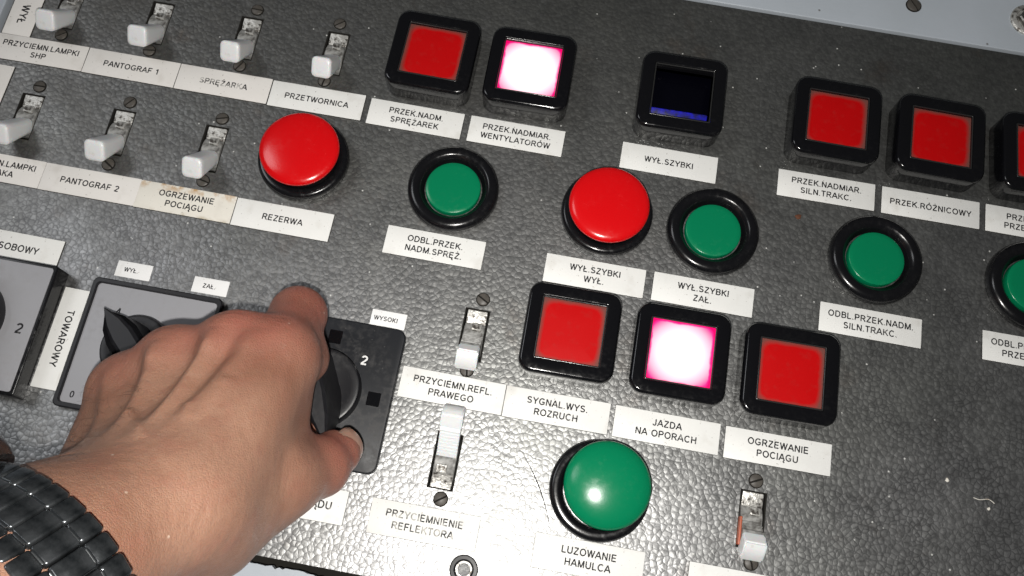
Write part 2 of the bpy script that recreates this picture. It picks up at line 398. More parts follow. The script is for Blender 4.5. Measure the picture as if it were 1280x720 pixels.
# lower plate has a chipped edge
def chipped():
    v, f = [], []; x = -420.0; top = []
    while x < 460:
        top.append((x, -117.0 - abs(rng.normal(0, .5)) - (1.1 if rng.random() < .12 else 0))); x += rng.uniform(.8, 2.4)
    k = len(top)
    for zz in (-.3, -4): v += [(a, b, zz) for a, b in top] + [(a, -420, zz) for a, b in top]
    for i in range(k-1):
        f += [(i, k+i, k+i+1, i+1), (i, i+1, 2*k+i+1, 2*k+i)]
    return v, f
o = link('console_front', mesh('console_front', *chipped(), smooth=False), M_console); o['kind'] = 'structure'
plate('console_side', -420, -238.0, -114.8, 145.4, -4, .3, M_console)
g_ = plate('panel_gap', -430, 470, -430, 430, -18, -14, M_grime)

# ------------------------------------------------------------------ labels
LW, LH = 39.7, 11.8
FS = 2.5
def label(x, y, text, desc, w=LW, h=LH, mt=None, inkm=None, size=FS, rot=0, th=.55, core=True, tx=0, ty=0, group='engraved name labels'):
    """x, y: top left corner"""
    cx, cy = x+w/2, y-h/2
    t = thing('name_label', desc, 'label', (cx+rng.normal(0, .08), cy+rng.normal(0, .08), 0), group)
    t.rotation_euler = (0, 0, R_(rng.normal(0, .25)))
    if core: link('core', cached('label_core_%g_%g' % (w, h), lambda: rbox(w/2+.10, h/2+.10, 0, th-.22, .15, .05, 1, 2)), M_core, t)
    me = mesh('face_plate', *rbox(w/2, h/2, th-.24 if core else 0, th, .18, .06, 2, 2))
    link('face_plate', me, mt or M_label, t)
    if text:
        o = link('lettering', text_mesh('lettering', text, size), inkm or M_ink, t, (tx, ty, th+.025))
        o.rotation_euler = (0, 0, R_(rot))
    return t
WL, ST = M_label_w, M_label_st
L = label
L(-235.0, 72.1, 'PRZYCIEMN.LAMPKI\nSHP', 'label reading PRZYCIEMN.LAMPKI SHP in the upper left strip', mt=WL)
L(-195.0, 72.1, 'PANTOGRAF 1', 'label reading PANTOGRAF 1 in the upper strip', mt=WL)
L(-155.0, 71.9, 'SPRĘŻARKA', 'label reading SPRĘŻARKA with partly rubbed letters in the upper strip', mt=WL, inkm=M_ink_worn)
L(-115.0, 71.7, 'PRZETWORNICA', 'label reading PRZETWORNICA at the end of the upper strip', mt=M_label)
L(-234.7, 17.8, 'PRZYCIEMN.LAMPKI\nCZUWAKA', 'cropped label ending N.LAMPKI AKA in the second strip', mt=WL)
L(-194.8, 17.6, 'PANTOGRAF 2', 'label reading PANTOGRAF 2 in the second strip', mt=WL)
L(-154.9, 17.3, 'OGRZEWANIE\nPOCIĄGU', 'brown stained label reading OGRZEWANIE POCIĄGU in the second strip', mt=ST)
L(-115.0, 17.1, 'REZERWA', 'label reading REZERWA under the red button beside the hand')
L(-72.6, 71.2, 'PRZEK.NADM.\nSPRĘŻAREK', 'label reading PRZEK.NADM. SPRĘŻAREK below the first square lamp')
L(-30.0, 71.0, 'PRZEK.NADMIAR.\nWENTYLATORÓW', 'label reading PRZEK.NADMIAR. WENTYLATORÓW below the upper lit lamp')
L(34.0, 71.0, 'WYŁ.SZYBKI', 'label reading only WYŁ.SZYBKI below the dark blue lamp')
L(98.8, 71.0, 'PRZEK.NADMIAR.\nSILN.TRAKC.', 'label reading PRZEK.NADMIAR. SILN.TRAKC. below a red lamp')
L(141.4, 71.0, 'PRZEK.RÓŻNICOWY', 'label reading PRZEK.RÓŻNICOWY below a red lamp')
L(183.8, 71.0, 'PRZEK.NADM.\nPRZETWORNIC', 'label cut off at the right edge reading PRZE PRZETW')
L(-53.1, 16.8, 'ODBL.PRZEK.\nNADM.SPRĘŻ.', 'label reading ODBL.PRZEK. NADM.SPRĘŻ. under a small green button')
L(11.2, 17.0, 'WYŁ.SZYBKI\nWYŁ.', 'label reading WYŁ.SZYBKI WYŁ. under the middle red button')
L(54.3, 17.0, 'WYŁ.SZYBKI\nZAŁ.', 'label reading WYŁ.SZYBKI ZAŁ. under a green button')
L(120.0, 16.8, 'ODBL.PRZEK.NADM.\nSILN.TRAKC.', 'label reading ODBL.PRZEK.NADM. SILN.TRAKC. under a green button')
L(183.3, 16.8, 'ODBL.PRZEK.NADM.\nPRZETWORNIC', 'label cut off at the right edge reading ODBL.P PRZETW')
L(-34.8, -38.1, 'PRZYCIEMN.REFL.\nPRAWEGO', 'label reading PRZYCIEMN.REFL. PRAWEGO between two white levers')
L(5.1, -38.1, 'SYGNAL.WYS.\nROZRUCH', 'label reading SYGNAL.WYS. ROZRUCH below a red lamp')
L(46.8, -38.2, 'JAZDA\nNA OPORACH', 'label reading JAZDA NA OPORACH below the lower lit lamp')
L(88.4, -38.5, 'OGRZEWANIE\nPOCIĄGU', 'clean label reading OGRZEWANIE POCIĄGU below a red lamp')
L(-35.2, -87.6, 'PRZYCIEMNIENIE\nREFLEKTORA', 'label reading PRZYCIEMNIENIE REFLEKTORA with faded letters', inkm=M_ink_worn, h=12.4)
L(25.0, -89.0, 'LUZOWANIE\nHAMULCA', 'label reading LUZOWANIE HAMULCA under the big green button', h=12.2)
L(80.7, -89.0, '', 'blank topped label cut off by the bottom edge of the frame', h=12.2, ty=-.2)
L(-83.9, -87.2, 'NAPIĘCIE\nPRĄDU' if False else 'PRĄDU', 'label half hidden under the hand ending in ĄDU', h=12.2, size=2.75, tx=8.4)
L(-216.2, -13.6, 'OSOBOWY', 'label reading OSOBOWY above the left rotary switch', h=12.2, size=2.75, tx=1.5)
L(-170.2, -31.6, 'TOWAROWY', 'upright label reading TOWAROWY between two rotary switches', w=10.9, h=39.6, rot=-90, size=2.75, th=.4)
L(-234.2, 112.0, 'WYŁ', 'upright label cut off at the top left corner ending YŁ', w=12.2, h=39.7, rot=-90, size=3.3, mt=WL, ty=-9.5)
L(-235.0, 57.2, '', 'blank corner of an upright label at the left edge', w=12.0, h=39.7, mt=WL)
L(-153.6, -17.1, 'WYŁ.', 'small sticker reading WYŁ. above the grey scale plate', w=14, h=6.4, mt=M_sticker, size=1.75, th=.15, core=False, tx=-1, group='small position stickers')
L(-122.4, -17.9, 'ZAŁ.', 'small sticker reading ZAŁ. above the grey scale plate', w=14, h=6.3, mt=M_sticker, size=1.75, th=.15, core=False, tx=-.5, group='small position stickers')
L(-51.4, -18.2, 'WYSOKI', 'small sticker reading WYSOKI above the black scale plate', w=13.7, h=6.3, mt=M_sticker, size=1.75, th=.15, core=False, tx=-1, group='small position stickers')

# ------------------------------------------------------------------ square indicator lamps
BH = 12.0
def bezel_mesh():
    A = 17.75
    rings = [rrect(A-.5, A-.7, 5.0, 0), rrect(A-.1, A-.3, 5.2, .8), rrect(A, A-.2, 5.2, BH-2.4)]
    for i in range(1, 6):
        a = math.pi/2*i/5; q = 2.2*(1-math.cos(a)); rings.append(rrect(A-q*.55, A-.2-q*.55, 5.0-q*.3, BH-2.2+2.2*math.sin(a)*.95))
    rings += [rrect(A-3.2, A-3.4, 3.6, BH-.02), rrect(12.9, 12.7, .9, BH), rrect(12.55, 12.35, .6, BH-.12), rrect(12.45, 12.2, .5, BH-.5),
              rrect(12.2, 12.0, .4, BH-2.6)]
    return loft(rings, True, False)
def square_lamp(x, y, kind, desc):
    x = CP[0]+(x-CP[0])*.9904; y = CP[1]+(y-CP[1])*.9904
    t = thing('indicator_lamp', desc, 'indicator lamp', (x, y, 0), 'square indicator lamps')
    t.rotation_euler = (0, 0, R_(rng.normal(0, .5)))
    link('bezel', cached('square_bezel', bezel_mesh, angle=50), M_bezel, t)
    if kind == 'blue':
        link('lens', mesh('lens', *rbox(12.3, 12.1, BH-6.9, BH-6.2, .4, .2)), M_lens_blue, t)
        link('reflection_strip', mesh('reflection_strip', *xf(rbox(11.6, 2.6, -.3, .3, .5, .2), Matrix.Translation((0, -9.3, BH-4.6)) @ Matrix.Rotation(R_(22), 4, 'X'))), M_blue_refl, t)  # blue strip standing in for a reflection on the lens
    else:
        mt = {'red': M_lens_red, 'lit': M_lens_lit, 'lit2': M_lens_lit2}[kind]
        def lens():
            rings = []; k = 8
            for i in range(k):
                q = i/(k-1); rings.append(rrect(12.2*(1-.995*q), 12.0*(1-.995*q), .5*(1-q), BH-2.0+.25*min(1, q*2)))
            return loft(rings)
        link('lens', cached('lens_'+kind, lens, angle=80), mt, t)
    # thin bright lip round the window, proud at the top
    lr = []
    for i in range(8):
        q = 2*math.pi*i/8; o_ = .32*math.cos(q); lr.append(rrect(12.1+o_, 11.9+o_, .35+.1*math.cos(q), BH-.42+.32*math.sin(q), 3))
    lip = loft(lr, close=True)
    link('window_lip', cached('window_lip', lambda: lip, angle=80), M_lip, t)
    return t
square_lamp(-50.5, 93.1, 'red', 'dark red square lamp above the label PRZEK.NADM. SPRĘŻAREK')
square_lamp(-9.4, 93.1, 'lit2', 'glowing pink square lamp in the top row')
square_lamp(54.4, 93.5, 'blue', 'unlit dark blue square lamp in the top row')
square_lamp(118.6, 93.5, 'red', 'red square lamp above the label PRZEK.NADMIAR. SILN.TRAKC.')
square_lamp(161.2, 93.3, 'red', 'red square lamp above the label PRZEK.RÓŻNICOWY')
square_lamp(204.0, 93.3, 'red', 'red square lamp cut off by the right edge of the frame')
square_lamp(25.2, -15.4, 'red', 'red square lamp above the label SYGNAL.WYS. ROZRUCH')
square_lamp(67.1, -15.9, 'lit', 'glowing pink square lamp between two red ones')
square_lamp(108.6, -16.2, 'red', 'red square lamp above the clean label OGRZEWANIE POCIĄGU')

# ------------------------------------------------------------------ push buttons
def arc(r0, z0, r1, z1, n_=5, conv=1):
    out = []
    for i in range(1, n_+1):
        a = math.pi/2*i/n_
        out.append((r0+(r1-r0)*(1-math.cos(a)), z0+(z1-z0)*math.sin(a)))
    return out
def lathe(prof, nseg=72, cap0=False, cap1=True):
    return loft([circ(max(r, .01), z, nseg) for r, z in prof], cap0, cap1)
def ring_small():
    return lathe([(18.0, 0), (18.45, .6), (18.4, 2.2)] + arc(18.4, 2.2, 15.6, 5.0, 6) + [(14.6, 5.0), (13.9, 4.7), (13.0, 3.6), (12.3, 2.6), (12.0, 1.4), (11.6, 1.0)], cap1=False)
def cap_small():
    return lathe([(11.1, .5), (11.1, 3.0), (11.0, 3.3), (10.7, 3.5), (9, 3.56), (6, 3.6), (3, 3.62), (.02, 3.63)])
def ring_big():
    return lathe([(18.0, 0), (18.45, .6), (18.4, 2.4)] + arc(18.4, 2.4, 16.6, 4.4, 5) + [(15.6, 4.5), (14.6, 4.3), (13.8, 3.0), (13.2, 1.0)], cap1=False)
def cap_big(H, stem):
    return lathe([(13.2, 1.0), (13.6, 4.0), (14.4, H-4.8), (15.3, H-3.9), (15.75, H-3.3), (15.85, H-2.6), (15.7, H-2.0), (15.2, H-1.5), (13.8, H-1.0), (11, H-.55), (7.5, H-.22), (4, H-.06), (.02, H)])
def collar_big(H):
    return lathe([(13.2, 1.0), (13.7, 4.0), (14.9, H-4.6), (15.2, H-4.1)], cap1=False)
def button(x, y, kind, desc, tilt=(0, 0)):
    t = thing('push_button', desc, 'push button', (x, y, 0), 'round push buttons')
    if kind == 'small':
        link('ring', cached('small_ring', ring_small, angle=60), M_ring, t)
        link('cap', cached('small_cap', cap_small, angle=60), M_green, t)
    else:
        H = 13.0 if kind == 'red' else 19.0
        link('ring', cached('big_ring', ring_big, angle=60), M_ring, t)
        link('collar', cached('collar_'+kind, lambda: collar_big(H), angle=60), M_blackp, t)
        o = link('cap', cached('cap_'+kind, lambda: lathe([(15.25, H-4.2), (15.75, H-3.6), (15.9, H-2.9), (15.75, H-2.2), (15.2, H-1.6), (13.8, H-1.05), (11, H-.55), (7.5, H-.22), (4, H-.06), (.02, H)], cap0=True) if kind == 'red' else
                  lathe([(14.6, H-5.6), (15.3, H-5.1), (15.45, H-4.6), (15.2, H-3.8), (14.2, H-2.85), (12, H-1.8), (9, H-.95), (6, H-.4), (3, H-.1), (.02, H)], cap0=True), angle=60), M_red if kind == 'red' else M_green, t)
        if kind == 'green': o.location = Vector((1.2, 1.0, 0))*S
    return t
button(-93.1, 38.3, 'red', 'red mushroom push button above the label REZERWA')
button(31.8, 37.6, 'red', 'red mushroom push button above the label WYŁ.SZYBKI WYŁ.')
button(-30.7, 36.2, 'small', 'flat green push button right above the label ODBL.PRZEK. NADM.SPRĘŻ.')
button(74.6, 37.5, 'small', 'flat green push button right above the label WYŁ.SZYBKI ZAŁ.')
button(139.6, 37.6, 'small', 'flat green push button above the label ODBL.PRZEK.NADM. SILN.TRAKC.')
button(202.0, 38.0, 'small', 'flat green push button cut off by the right edge of the frame')
button(45.1, -70.5, 'green', 'big domed green push button above the label LUZOWANIE HAMULCA')

# ------------------------------------------------------------------ lever switches
def housing():
    a = [rrect(HW-.03, HH-.03, .1, -.25, 1), rrect(HW-.03, HH-.03, .1, -12, 1), rrect(HW-.5, HH-.5, .1, -12, 1), rrect(HW-.5, HH-.5, .1, -.25, 1)]
    v, f = loft(a, close=True); v2, f2 = rbox(HW-.1, HH-.1, -13, -12, .1, .05, 1, 1)
    return join((v, f), (v2, f2))
def drum():
    M = Matrix.Translation((0, 0, -6.2)) @ Matrix.Rotation(R_(90), 4, 'Y')
    return xf(loft([circ(6.3, -4.0, 32), circ(6.7, -3.7, 32), circ(6.7, 3.7, 32), circ(6.3, 4.0, 32)]), M)
def lever_profile(ribs, length, root=3.0):
    # local: lever axis along +y', thickness along z'
    p = [(-1, -3.3), (length-1.6, -3.7), (length-.5, -3.4), (length, -2.6), (length+.1, 0), (length, 2.6), (length-.5, 3.5), (length-1.4, 3.9)]
    y = length-(2.6 if ribs else 6.5)
    p.append((y+.4, 3.7))
    if ribs:
        while y > root+2:
            p += [(y, 2.75), (y-.45, 2.75), (y-.8, 3.75), (y-1.1, 3.75)]; y -= 1.35
    p += [(root-1, 3.3), (-1, 2.8)]
    return p
def switch(x, y, up, desc, ang=50, length=22, ribs=False, white_from=None, top_screw=True, bottom_screw=True, leverm=None, tint=False, slant=0, cover=True):
    t = thing('lever_switch', desc, 'lever switch', (x, y, 0), 'white lever switches')
    link('housing', cached('switch_housing', housing, smooth=False), M_grime, t)
    link('drum', cached('switch_drum', drum), M_greylever, t)
    sgn = 1 if up else -1
    if cover:
        def cv():
            a = xf(rbox(3.9, 2.7, -.4, .4, .5, .3, 2, 3), Matrix.Translation((0, 7.3, -1.2)) @ Matrix.Rotation(R_(9), 4, 'X'))
            b = xf(rbox(1.9, 1.5, -.5, .5, .3, .25, 2, 3), Matrix.Translation((.8, 3.0, .9)) @ Matrix.Rotation(R_(-14), 4, 'X'))
            return join(a, b)
        o = link('cover_plate', cached('cover_plate', cv), M_tarn, t)
        if up: o.rotation_euler = (0, 0, math.pi)
    # lever
    rot = Matrix.Rotation(R_(ang), 4, 'X')                     # raises +y' towards +z
    base = Matrix.Translation((0, sgn*0.5, -5.0)) @ (Matrix.Rotation(R_(0 if up else 180), 4, 'Z')) @ rot
    key = 'lever_%s_%s_%s_%s' % (up, ang, length, ribs)
    if ribs:
        L0 = length-7.5
        body = cached(key+'_b', lambda: xf(prism(lever_profile(True, length-5.8), 3.75, .12), base), angle=30)
        link('lever', body, leverm or M_greylever, t)
        tip = cached(key+'_t', lambda: xf(prism([(length-6.2, -3.9), (length-.8, -4.1), (length, -3.2), (length+.2, 0), (length, 3.2), (length-.8, 4.15), (length-6.2, 4.0)], 4.0, .5), base), angle=40)
        link('lever_tip', tip, M_white, t)
    else:
        def solid():
            prof = []
            for q, hw, hh in ((-1, 3.5, 2.9), (6, 3.6, 3.1), (length-8, 3.85, 3.6), (length-3, 4.05, 4.1), (length-1.0, 4.1, 4.2)):
                prof.append([(px, q, pz) for px, pz, _ in rrect(hw, hh, 1.9, 0, 5)])
            for i in range(1, 5):
                a = math.pi/2*i/4; prof.append([(px, length-1.0+1.0*math.sin(a), pz) for px, pz, _ in rrect(4.1-1.3*(1-math.cos(a)), 4.2-1.5*(1-math.cos(a)), 1.9, 0, 5)])
            return xf(loft(prof), base)
        o = link('lever', cached(key, solid, angle=45), M_white, t)
    if tint:
        link('worn_cheek', mesh('worn_cheek', *xf(rbox(.45, 5.0, -2, 1.6, .3, .3), Matrix.Translation((-4.2, -4.5, .6)))), M_copper, t)
    return t
def screw_mesh():
    prof = [(2.9, 0), (2.9, .5), (2.6, .95), (1.9, 1.15)]
    v, f = lathe([(2.95, 0), (2.95, .45), (2.7, .85), (2.2, 1.02), (.02, 1.05)], 28, cap1=True)
    return v, f
def screw(x, y, desc, z=0, r=1.0, ang=None, mt=None):
    t = thing('slotted_screw', desc, 'screw', (x, y, z), 'slotted screws')
    t.rotation_euler = (0, 0, R_(ang if ang is not None else rng.uniform(0, 180)))
    t.scale = (r, r, r)
    # head in two half discs with a recessed slot between, on a dark foot
    def half(s):
        pts = [(2.6*math.cos(a), s*(.38+max(0, 2.6*math.sin(a)-.38))) for a in np.linspace(.146, math.pi-.146, 14)]
        lo = [(p[0]*1.03, p[1]*1.03, 0) for p in pts]; md = [(p[0], p[1], .6) for p in pts]; hi = [(p[0]*.86, s*(.38+(abs(p[1])-.38)*.86), .85) for p in pts]
        return loft([lo, md, hi])
    link('foot', cached('screw_foot', lambda: lathe([(3.0, .0), (3.0, .22), (2.7, .3), (.02, .3)], 28)), M_grime, t)
    link('head', cached('screw_head', lambda: join(half(1), half(-1)), angle=40), mt or M_screw, t)
    return t
switch(SW[0][0], SW[0][1], False, 'white lever switch above the label PRZYCIEMN.LAMPKI SHP')
switch(SW[1][0], SW[1][1], False, 'white lever switch above the label PANTOGRAF 1, second from the left in the top row')
switch(SW[2][0], SW[2][1], False, 'white lever switch above the label SPRĘŻARKA')
switch(SW[3][0], SW[3][1], False, 'white lever switch above the label PRZETWORNICA', length=21.5)
switch(SW[4][0], SW[4][1], False, 'white lever switch cut off by the left edge above the second strip')
switch(SW[5][0], SW[5][1], False, 'white lever switch in the second row, just left of the stained label switch')
switch(SW[6][0], SW[6][1], False, 'white lever switch above the stained label OGRZEWANIE POCIĄGU')
switch(SW[7][0], SW[7][1], False, 'lever switch with soiled grey stem above the label PRZYCIEMN.REFL. PRAWEGO', ang=50, length=19, ribs=True)
switch(SW[8][0], SW[8][1], True, 'ribbed white lever switch flipped up above the label PRZYCIEMNIENIE REFLEKTORA', ang=36, length=22, ribs=True, leverm=M_white)
switch(SW[9][0], SW[9][1], False, 'ribbed lever switch with an orange worn side at the lower right', ang=46, length=16.5, ribs=True, tint=True)
for x, y, d in ((-209.3, 75.9, 'screw under the lever switch for LAMPKI SHP'), (-170.4, 75.6, 'screw under the top row lever, touching the upper label strip'),
                (-130.9, 75.6, 'screw under the lever switch for SPRĘŻARKA'), (-130.9, 103.8, 'screw above the lever switch for SPRĘŻARKA'),
                (-94.3, 103.8, 'screw above the lever switch for PRZETWORNICA'), (-94.2, 75.4, 'screw behind the lever of the switch for PRZETWORNICA'), (-170.5, 103.8, 'screw above the lever switch for PANTOGRAF 1 at the top edge'),
                (-209.8, 50.4, 'screw above the leftmost lever switch of the second row'), (-170.7, 50.3, 'screw above the lever switch for PANTOGRAF 2'),
                (-170.6, 21.6, 'screw under the second row lever left of the stained label'), (-131.2, 50.2, 'screw above the lever switch for OGRZEWANIE POCIĄGU'),
                (-131.0, 21.6, 'screw under the lever switch for OGRZEWANIE POCIĄGU'), (-10.2, -6.8, 'dark screw above the soiled lever switch'),
                (-11.1, -83.9, 'screw under the flipped up ribbed lever switch'), (101.5, -56.7, 'screw above the lever with the orange side'),
                (102.4, -85.7, 'screw half hidden under the lever with the orange side'), (-11.0, -35.4, 'screw half hidden under the soiled lever')):
    screw(x, y, d, ang=35 if y < -50 and x < 90 else None, r=.92, mt=M_screwp if y > 0 else None)
screw(150.6, 160.8, 'corroded screw in the pale plate along the top edge', z=.6, r=1.15, mt=M_tarn)

# grey washer and knurled nut at the right, lamp socket at the bottom
t = thing('cable_gland', 'grey round gland at the upper right corner of the pale plate', 'gland', (200.5, 162.5, .6))
link('flange', mesh('flange', *lathe([(7.6, 0), (7.6, .8), (7.0, 1.3), (5.6, 1.5), (5.2, .8), (.02, .7)], 40)), M_tarn, t)
link('nut', mesh('nut', *lathe([(4.6, .7), (4.6, 2.2), (4.0, 2.7), (.02, 2.6)], 6), smooth=False), M_screw, t)
t = thing('lamp_socket', 'small dark ringed lamp socket with clear glass at the bottom edge', 'lamp socket', (1.9, -106.3, 0))
link('rim', mesh('rim', *lathe([(5.1, 0), (5.1, 1.2), (4.7, 1.8), (3.6, 1.9), (3.0, 1.4), (2.9, .1)], 40, cap1=False)), M_blackp, t)
link('reflector', mesh('reflector', *lathe([(3.1, .15), (2.4, .1), (1.2, .05), (.02, .03)], 32)), M_tarn, t)
link('bulb', mesh('bulb', *lathe([(1.9, .1), (2.3, .7), (2.1, 1.5), (1.4, 2.1), (.6, 2.35), (.02, 2.4)], 28)), M_glass, t)

# ------------------------------------------------------------------ rotary switches
def knob_parts(t, ang, disc_r=15.0, disc_z=(3.0, 9.0), blade=(26.5, 20.0), top=31.0, wd=1.0, mt=None, z0=0):
    link('disc', mesh('disc', *lathe([(disc_r+.4, z0), (disc_r+.4, disc_z[1]-1.2), (disc_r, disc_z[1]-.3), (disc_r-.8, disc_z[1]), (disc_r-3, disc_z[1]-.6), (.02, disc_z[1]-.8)], 56), angle=45), M_blackp, t)
    # blade: pointed at one end, blunt at the other, seen from above
    def outline(sc_, z, push=0):
        a, b = blade
        pts = [(a+push, 0), (a*.60, 4.6), (a*.25, 6.2), (-b*.55, 6.0), (-b*.9, 4.8), (-b, 2.4), (-b, -2.4), (-b*.9, -4.8), (-b*.55, -6.0), (a*.25, -6.2), (a*.60, -4.6)]
        return [(px*sc_[0], py*sc_[1]*wd, z) for px, py in pts]
    rings = [outline((.80, 1.05), disc_z[1]-1), outline((.92, .80), disc_z[1]+6), outline((1.0, .66), top-3), outline((.99, .56), top-.8), outline((.95, .40), top)]
    v, f = loft(rings)
    o = link('handle', mesh('handle', v, f, angle=25), mt or M_blackp, t)
    o.rotation_euler = (0, 0, R_(ang))
    return o
def text_child(t, body, size, loc, m_, rot=0, sx=1):
    o = link('numeral', text_mesh('numeral', body, size*.72), m_, t, loc); o.rotation_euler = (0, 0, R_(rot)); return o
# left device: tall black box with grey scale
t = thing('rotary_switch', 'grey faced rotary switch with tall black side at the left edge', 'rotary switch', (-198.8, -51.3, 0), 'rotary switches')
link('base', mesh('base', *rbox(28.0, 25.4, 0, 8.2, 1.2, .5)), M_ring, t)
link('scale_plate', mesh('scale_plate', *rbox(26.6, 24.1, 8.1, 8.6, 1.0, .15)), M_scale, t)
text_child(t, '2', 5.3, (21.8, -.6, 8.64), M_ink)
knob_parts(t, 100, 15.0, (8.6, 14.0), (22, 18), 34.0, z0=8.6)
# middle device: grey scale in black frame, pointer knob
t = thing('rotary_switch', 'rotary switch with grey scale, black frame and black pointer beside the hand', 'rotary switch', (-133.6, -51.2, 0), 'rotary switches')
fr = loft([rrect(25.6, 25.4, 2.2, 0), rrect(25.6, 25.4, 2.2, 2.6), rrect(25.2, 25.0, 2.0, 3.0), rrect(24.0, 23.8, 1.6, 3.0), rrect(23.7, 23.5, 1.5, 2.4), rrect(23.7, 23.5, 1.5, 0)], close=True)
link('frame', mesh('frame', *fr), M_blackp, t)
link('scale_plate', mesh('scale_plate', *rbox(23.66, 23.46, .2, 1.9, 1.4, .15)), M_scale, t)
text_child(t, '4', 4.2, (-12.8, 13.4, 1.94), M_ink)
text_child(t, '0', 3.4, (-19.6, -20.2, 1.94), M_ink)
knob_parts(t, 137, 12.5, (1.9, 8.0), (17.5, 15), 14.5, wd=1.25, z0=1.9)
# right device: black plate, knob under the hand
t = thing('rotary_switch', 'black plated rotary switch gripped by the hand', 'rotary switch', (-62.4, -52.7, 0), 'rotary switches')
link('scale_plate', mesh('scale_plate', *rbox(26.3, 27.6, 0, 3.0, 3.6, .6)), M_blackplate, t)
for dx, dy in ((0, 20.3), (19.6, -.4), (-19.6, 0)):
    link('recess_mark', mesh('recess_mark', *rbox(2.5, 2.6, 2.9, 3.06, .2, .03, 1, 1)), M_bezel, t, (dx, dy, 0))
text_child(t, '2', 4.8, (12.9, 13.4, 3.04), M_inkw)
knob_parts(t, -64, 14.3, (3.0, 8.5), (25, 22), 25.0, wd=1.1, z0=3.0)

# ------------------------------------------------------------------ small debris
pts = [at(653+33*q+5*math.sin(q*3), 565+91*q, .35) for q in np.linspace(0, 1, 14)]
tag(link('hair', mesh('hair', *tube(pts, .16, 5, lambda q: .4+math.sin(q*3.1))), M_grime), 'thin dark hair lying on the panel left of the big green button', 'hair')
pts = [at(1217+26*q, 622+2*math.sin(q*6)+8*q*q, .4) for q in np.linspace(0, 1, 12)]
tag(link('fibre', mesh('fibre', *tube(pts, .15, 5)), M_label_st), 'pale curled fibre lying on the panel at the lower right', 'fibre')
def blob(name, u, v, r, mt, desc, cat):
    p = at(u, v, 0); k = []
    for z, s_ in ((0, 1), (.25, .9), (.5, .45)):
        k.append([(p.x+r*s_*math.cos(a)*(1+.25*math.sin(3*a+u)), p.y+r*s_*math.sin(a)*(1+.2*math.cos(2*a+u)), z) for a in np.linspace(0, 2*math.pi, 12, endpoint=False)])
    return tag(link(name, mesh(name, *loft(k)), mt), desc, cat)
blob('rust_spot', 998, 271, 1.25, mat('rust', (.10, .035, .015), .8), 'brown rust spot on the panel left of the far green button', 'rust spot')
blob('paint_chip', 1184, 600, .7, M_label_st, 'pale paint chip on the panel above the curled fibre', 'paint chip')
blob('crumb', 1236, 636, .6, M_label_st, 'pale crumb beside the curled fibre on the panel', 'crumb')

# ------------------------------------------------------------------ the hand: one continuous skin grown from a smooth distance field
A_ = lambda u, v, z: np.array(at(u, v, z))
HV = 1.15                                       # voxel size, mm
lo = np.array([-262., -250., 2.]); hi = np.array([-22., 12., 165.])
dim = np.ceil((hi-lo)/HV).astype(int)
gx, gy, gz = (lo[i]+HV*np.arange(dim[i]) for i in range(3))
D = np.full(tuple(dim), 60.0, np.float32)
def sub(a, b, r):
    sl = []
    for i in range(3):
        s0 = max(0, int((min(a[i], b[i])-r-lo[i])/HV)); s1 = min(dim[i], int((max(a[i], b[i])+r-lo[i])/HV)+2)
        if s1 <= s0: return None
        sl.append(slice(s0, s1))
    return tuple(sl)
def smin(a, b, k):
    h = np.clip(.5+.5*(b-a)/k, 0, 1); return b*(1-h)+a*h-k*h*(1-h)
def smax(a, b, k): return -smin(-a, -b, k)
def cone(a, b, ra, rb, k=6.0, flat=None, op='add'):
    a = np.array(a, float); b = np.array(b, float)
    pad = max(ra, rb)*(1.0 if flat is None else 1.0)+14
    sl = sub(a, b, pad)
    if sl is None: return
    X = gx[sl[0]][:, None, None]-a[0]; Y = gy[sl[1]][None, :, None]-a[1]; Z = gz[sl[2]][None, None, :]-a[2]
    ba = b-a; L2 = ba @ ba + 1e-9
    h = np.clip((X*ba[0]+Y*ba[1]+Z*ba[2])/L2, 0, 1)
    dx, dy, dz = X-h*ba[0], Y-h*ba[1], Z-h*ba[2]
    if flat is not None:                        # squash along a direction: flat=(normal, factor<1)
        nrm, q = flat; nrm = np.array(nrm); nrm = nrm/np.linalg.norm(nrm)
        dn = dx*nrm[0]+dy*nrm[1]+dz*nrm[2]; e = 1/q-1
        dx, dy, dz = dx+dn*e*nrm[0], dy+dn*e*nrm[1], dz+dn*e*nrm[2]
    d = np.sqrt(dx*dx+dy*dy+dz*dz)-(ra+(rb-ra)*h)
    if flat is not None: d = d*flat[1]**.5
    if op == 'add': D[sl] = smin(D[sl], d.astype(np.float32), k)
    else: D[sl] = smax(D[sl], -d.astype(np.float32), k)
def chain(pts, rs, k=3.0):
    for i in range(len(pts)-1): cone(pts[i], pts[i+1], rs[i], rs[i+1], k)

# joints (mm): wrist, knuckles, finger joints
WR = A_(150, 632, 84)                            # wrist
FA = A_(10, 722, 104); FB = A_(-260, 870, 138)   # forearm
K = {'index': A_(333, 418, 56), 'middle': A_(278, 412, 59), 'ring': A_(200, 430, 54), 'little': A_(140, 462, 47)}
axis = (K['middle']-WR); axis /= np.linalg.norm(axis)
side = K['index']-K['little']; side /= np.linalg.norm(side)
nrm = np.cross(side, axis); nrm /= np.linalg.norm(nrm)
if nrm[2] < 0: nrm = -nrm
# forearm and wrist, wider than thick
fax = (WR-FA)/np.linalg.norm(WR-FA); fs = side-fax*(side@fax); fs /= np.linalg.norm(fs)
fn = np.cross(fs, fax); fn = fn if fn[2] > 0 else -fn
cone(FB, FA, 36, 29.5, 8, (fn, .78)); cone(FA, WR-nrm*5-side*2, 29.5, 29.0, 8, (fn, .74))
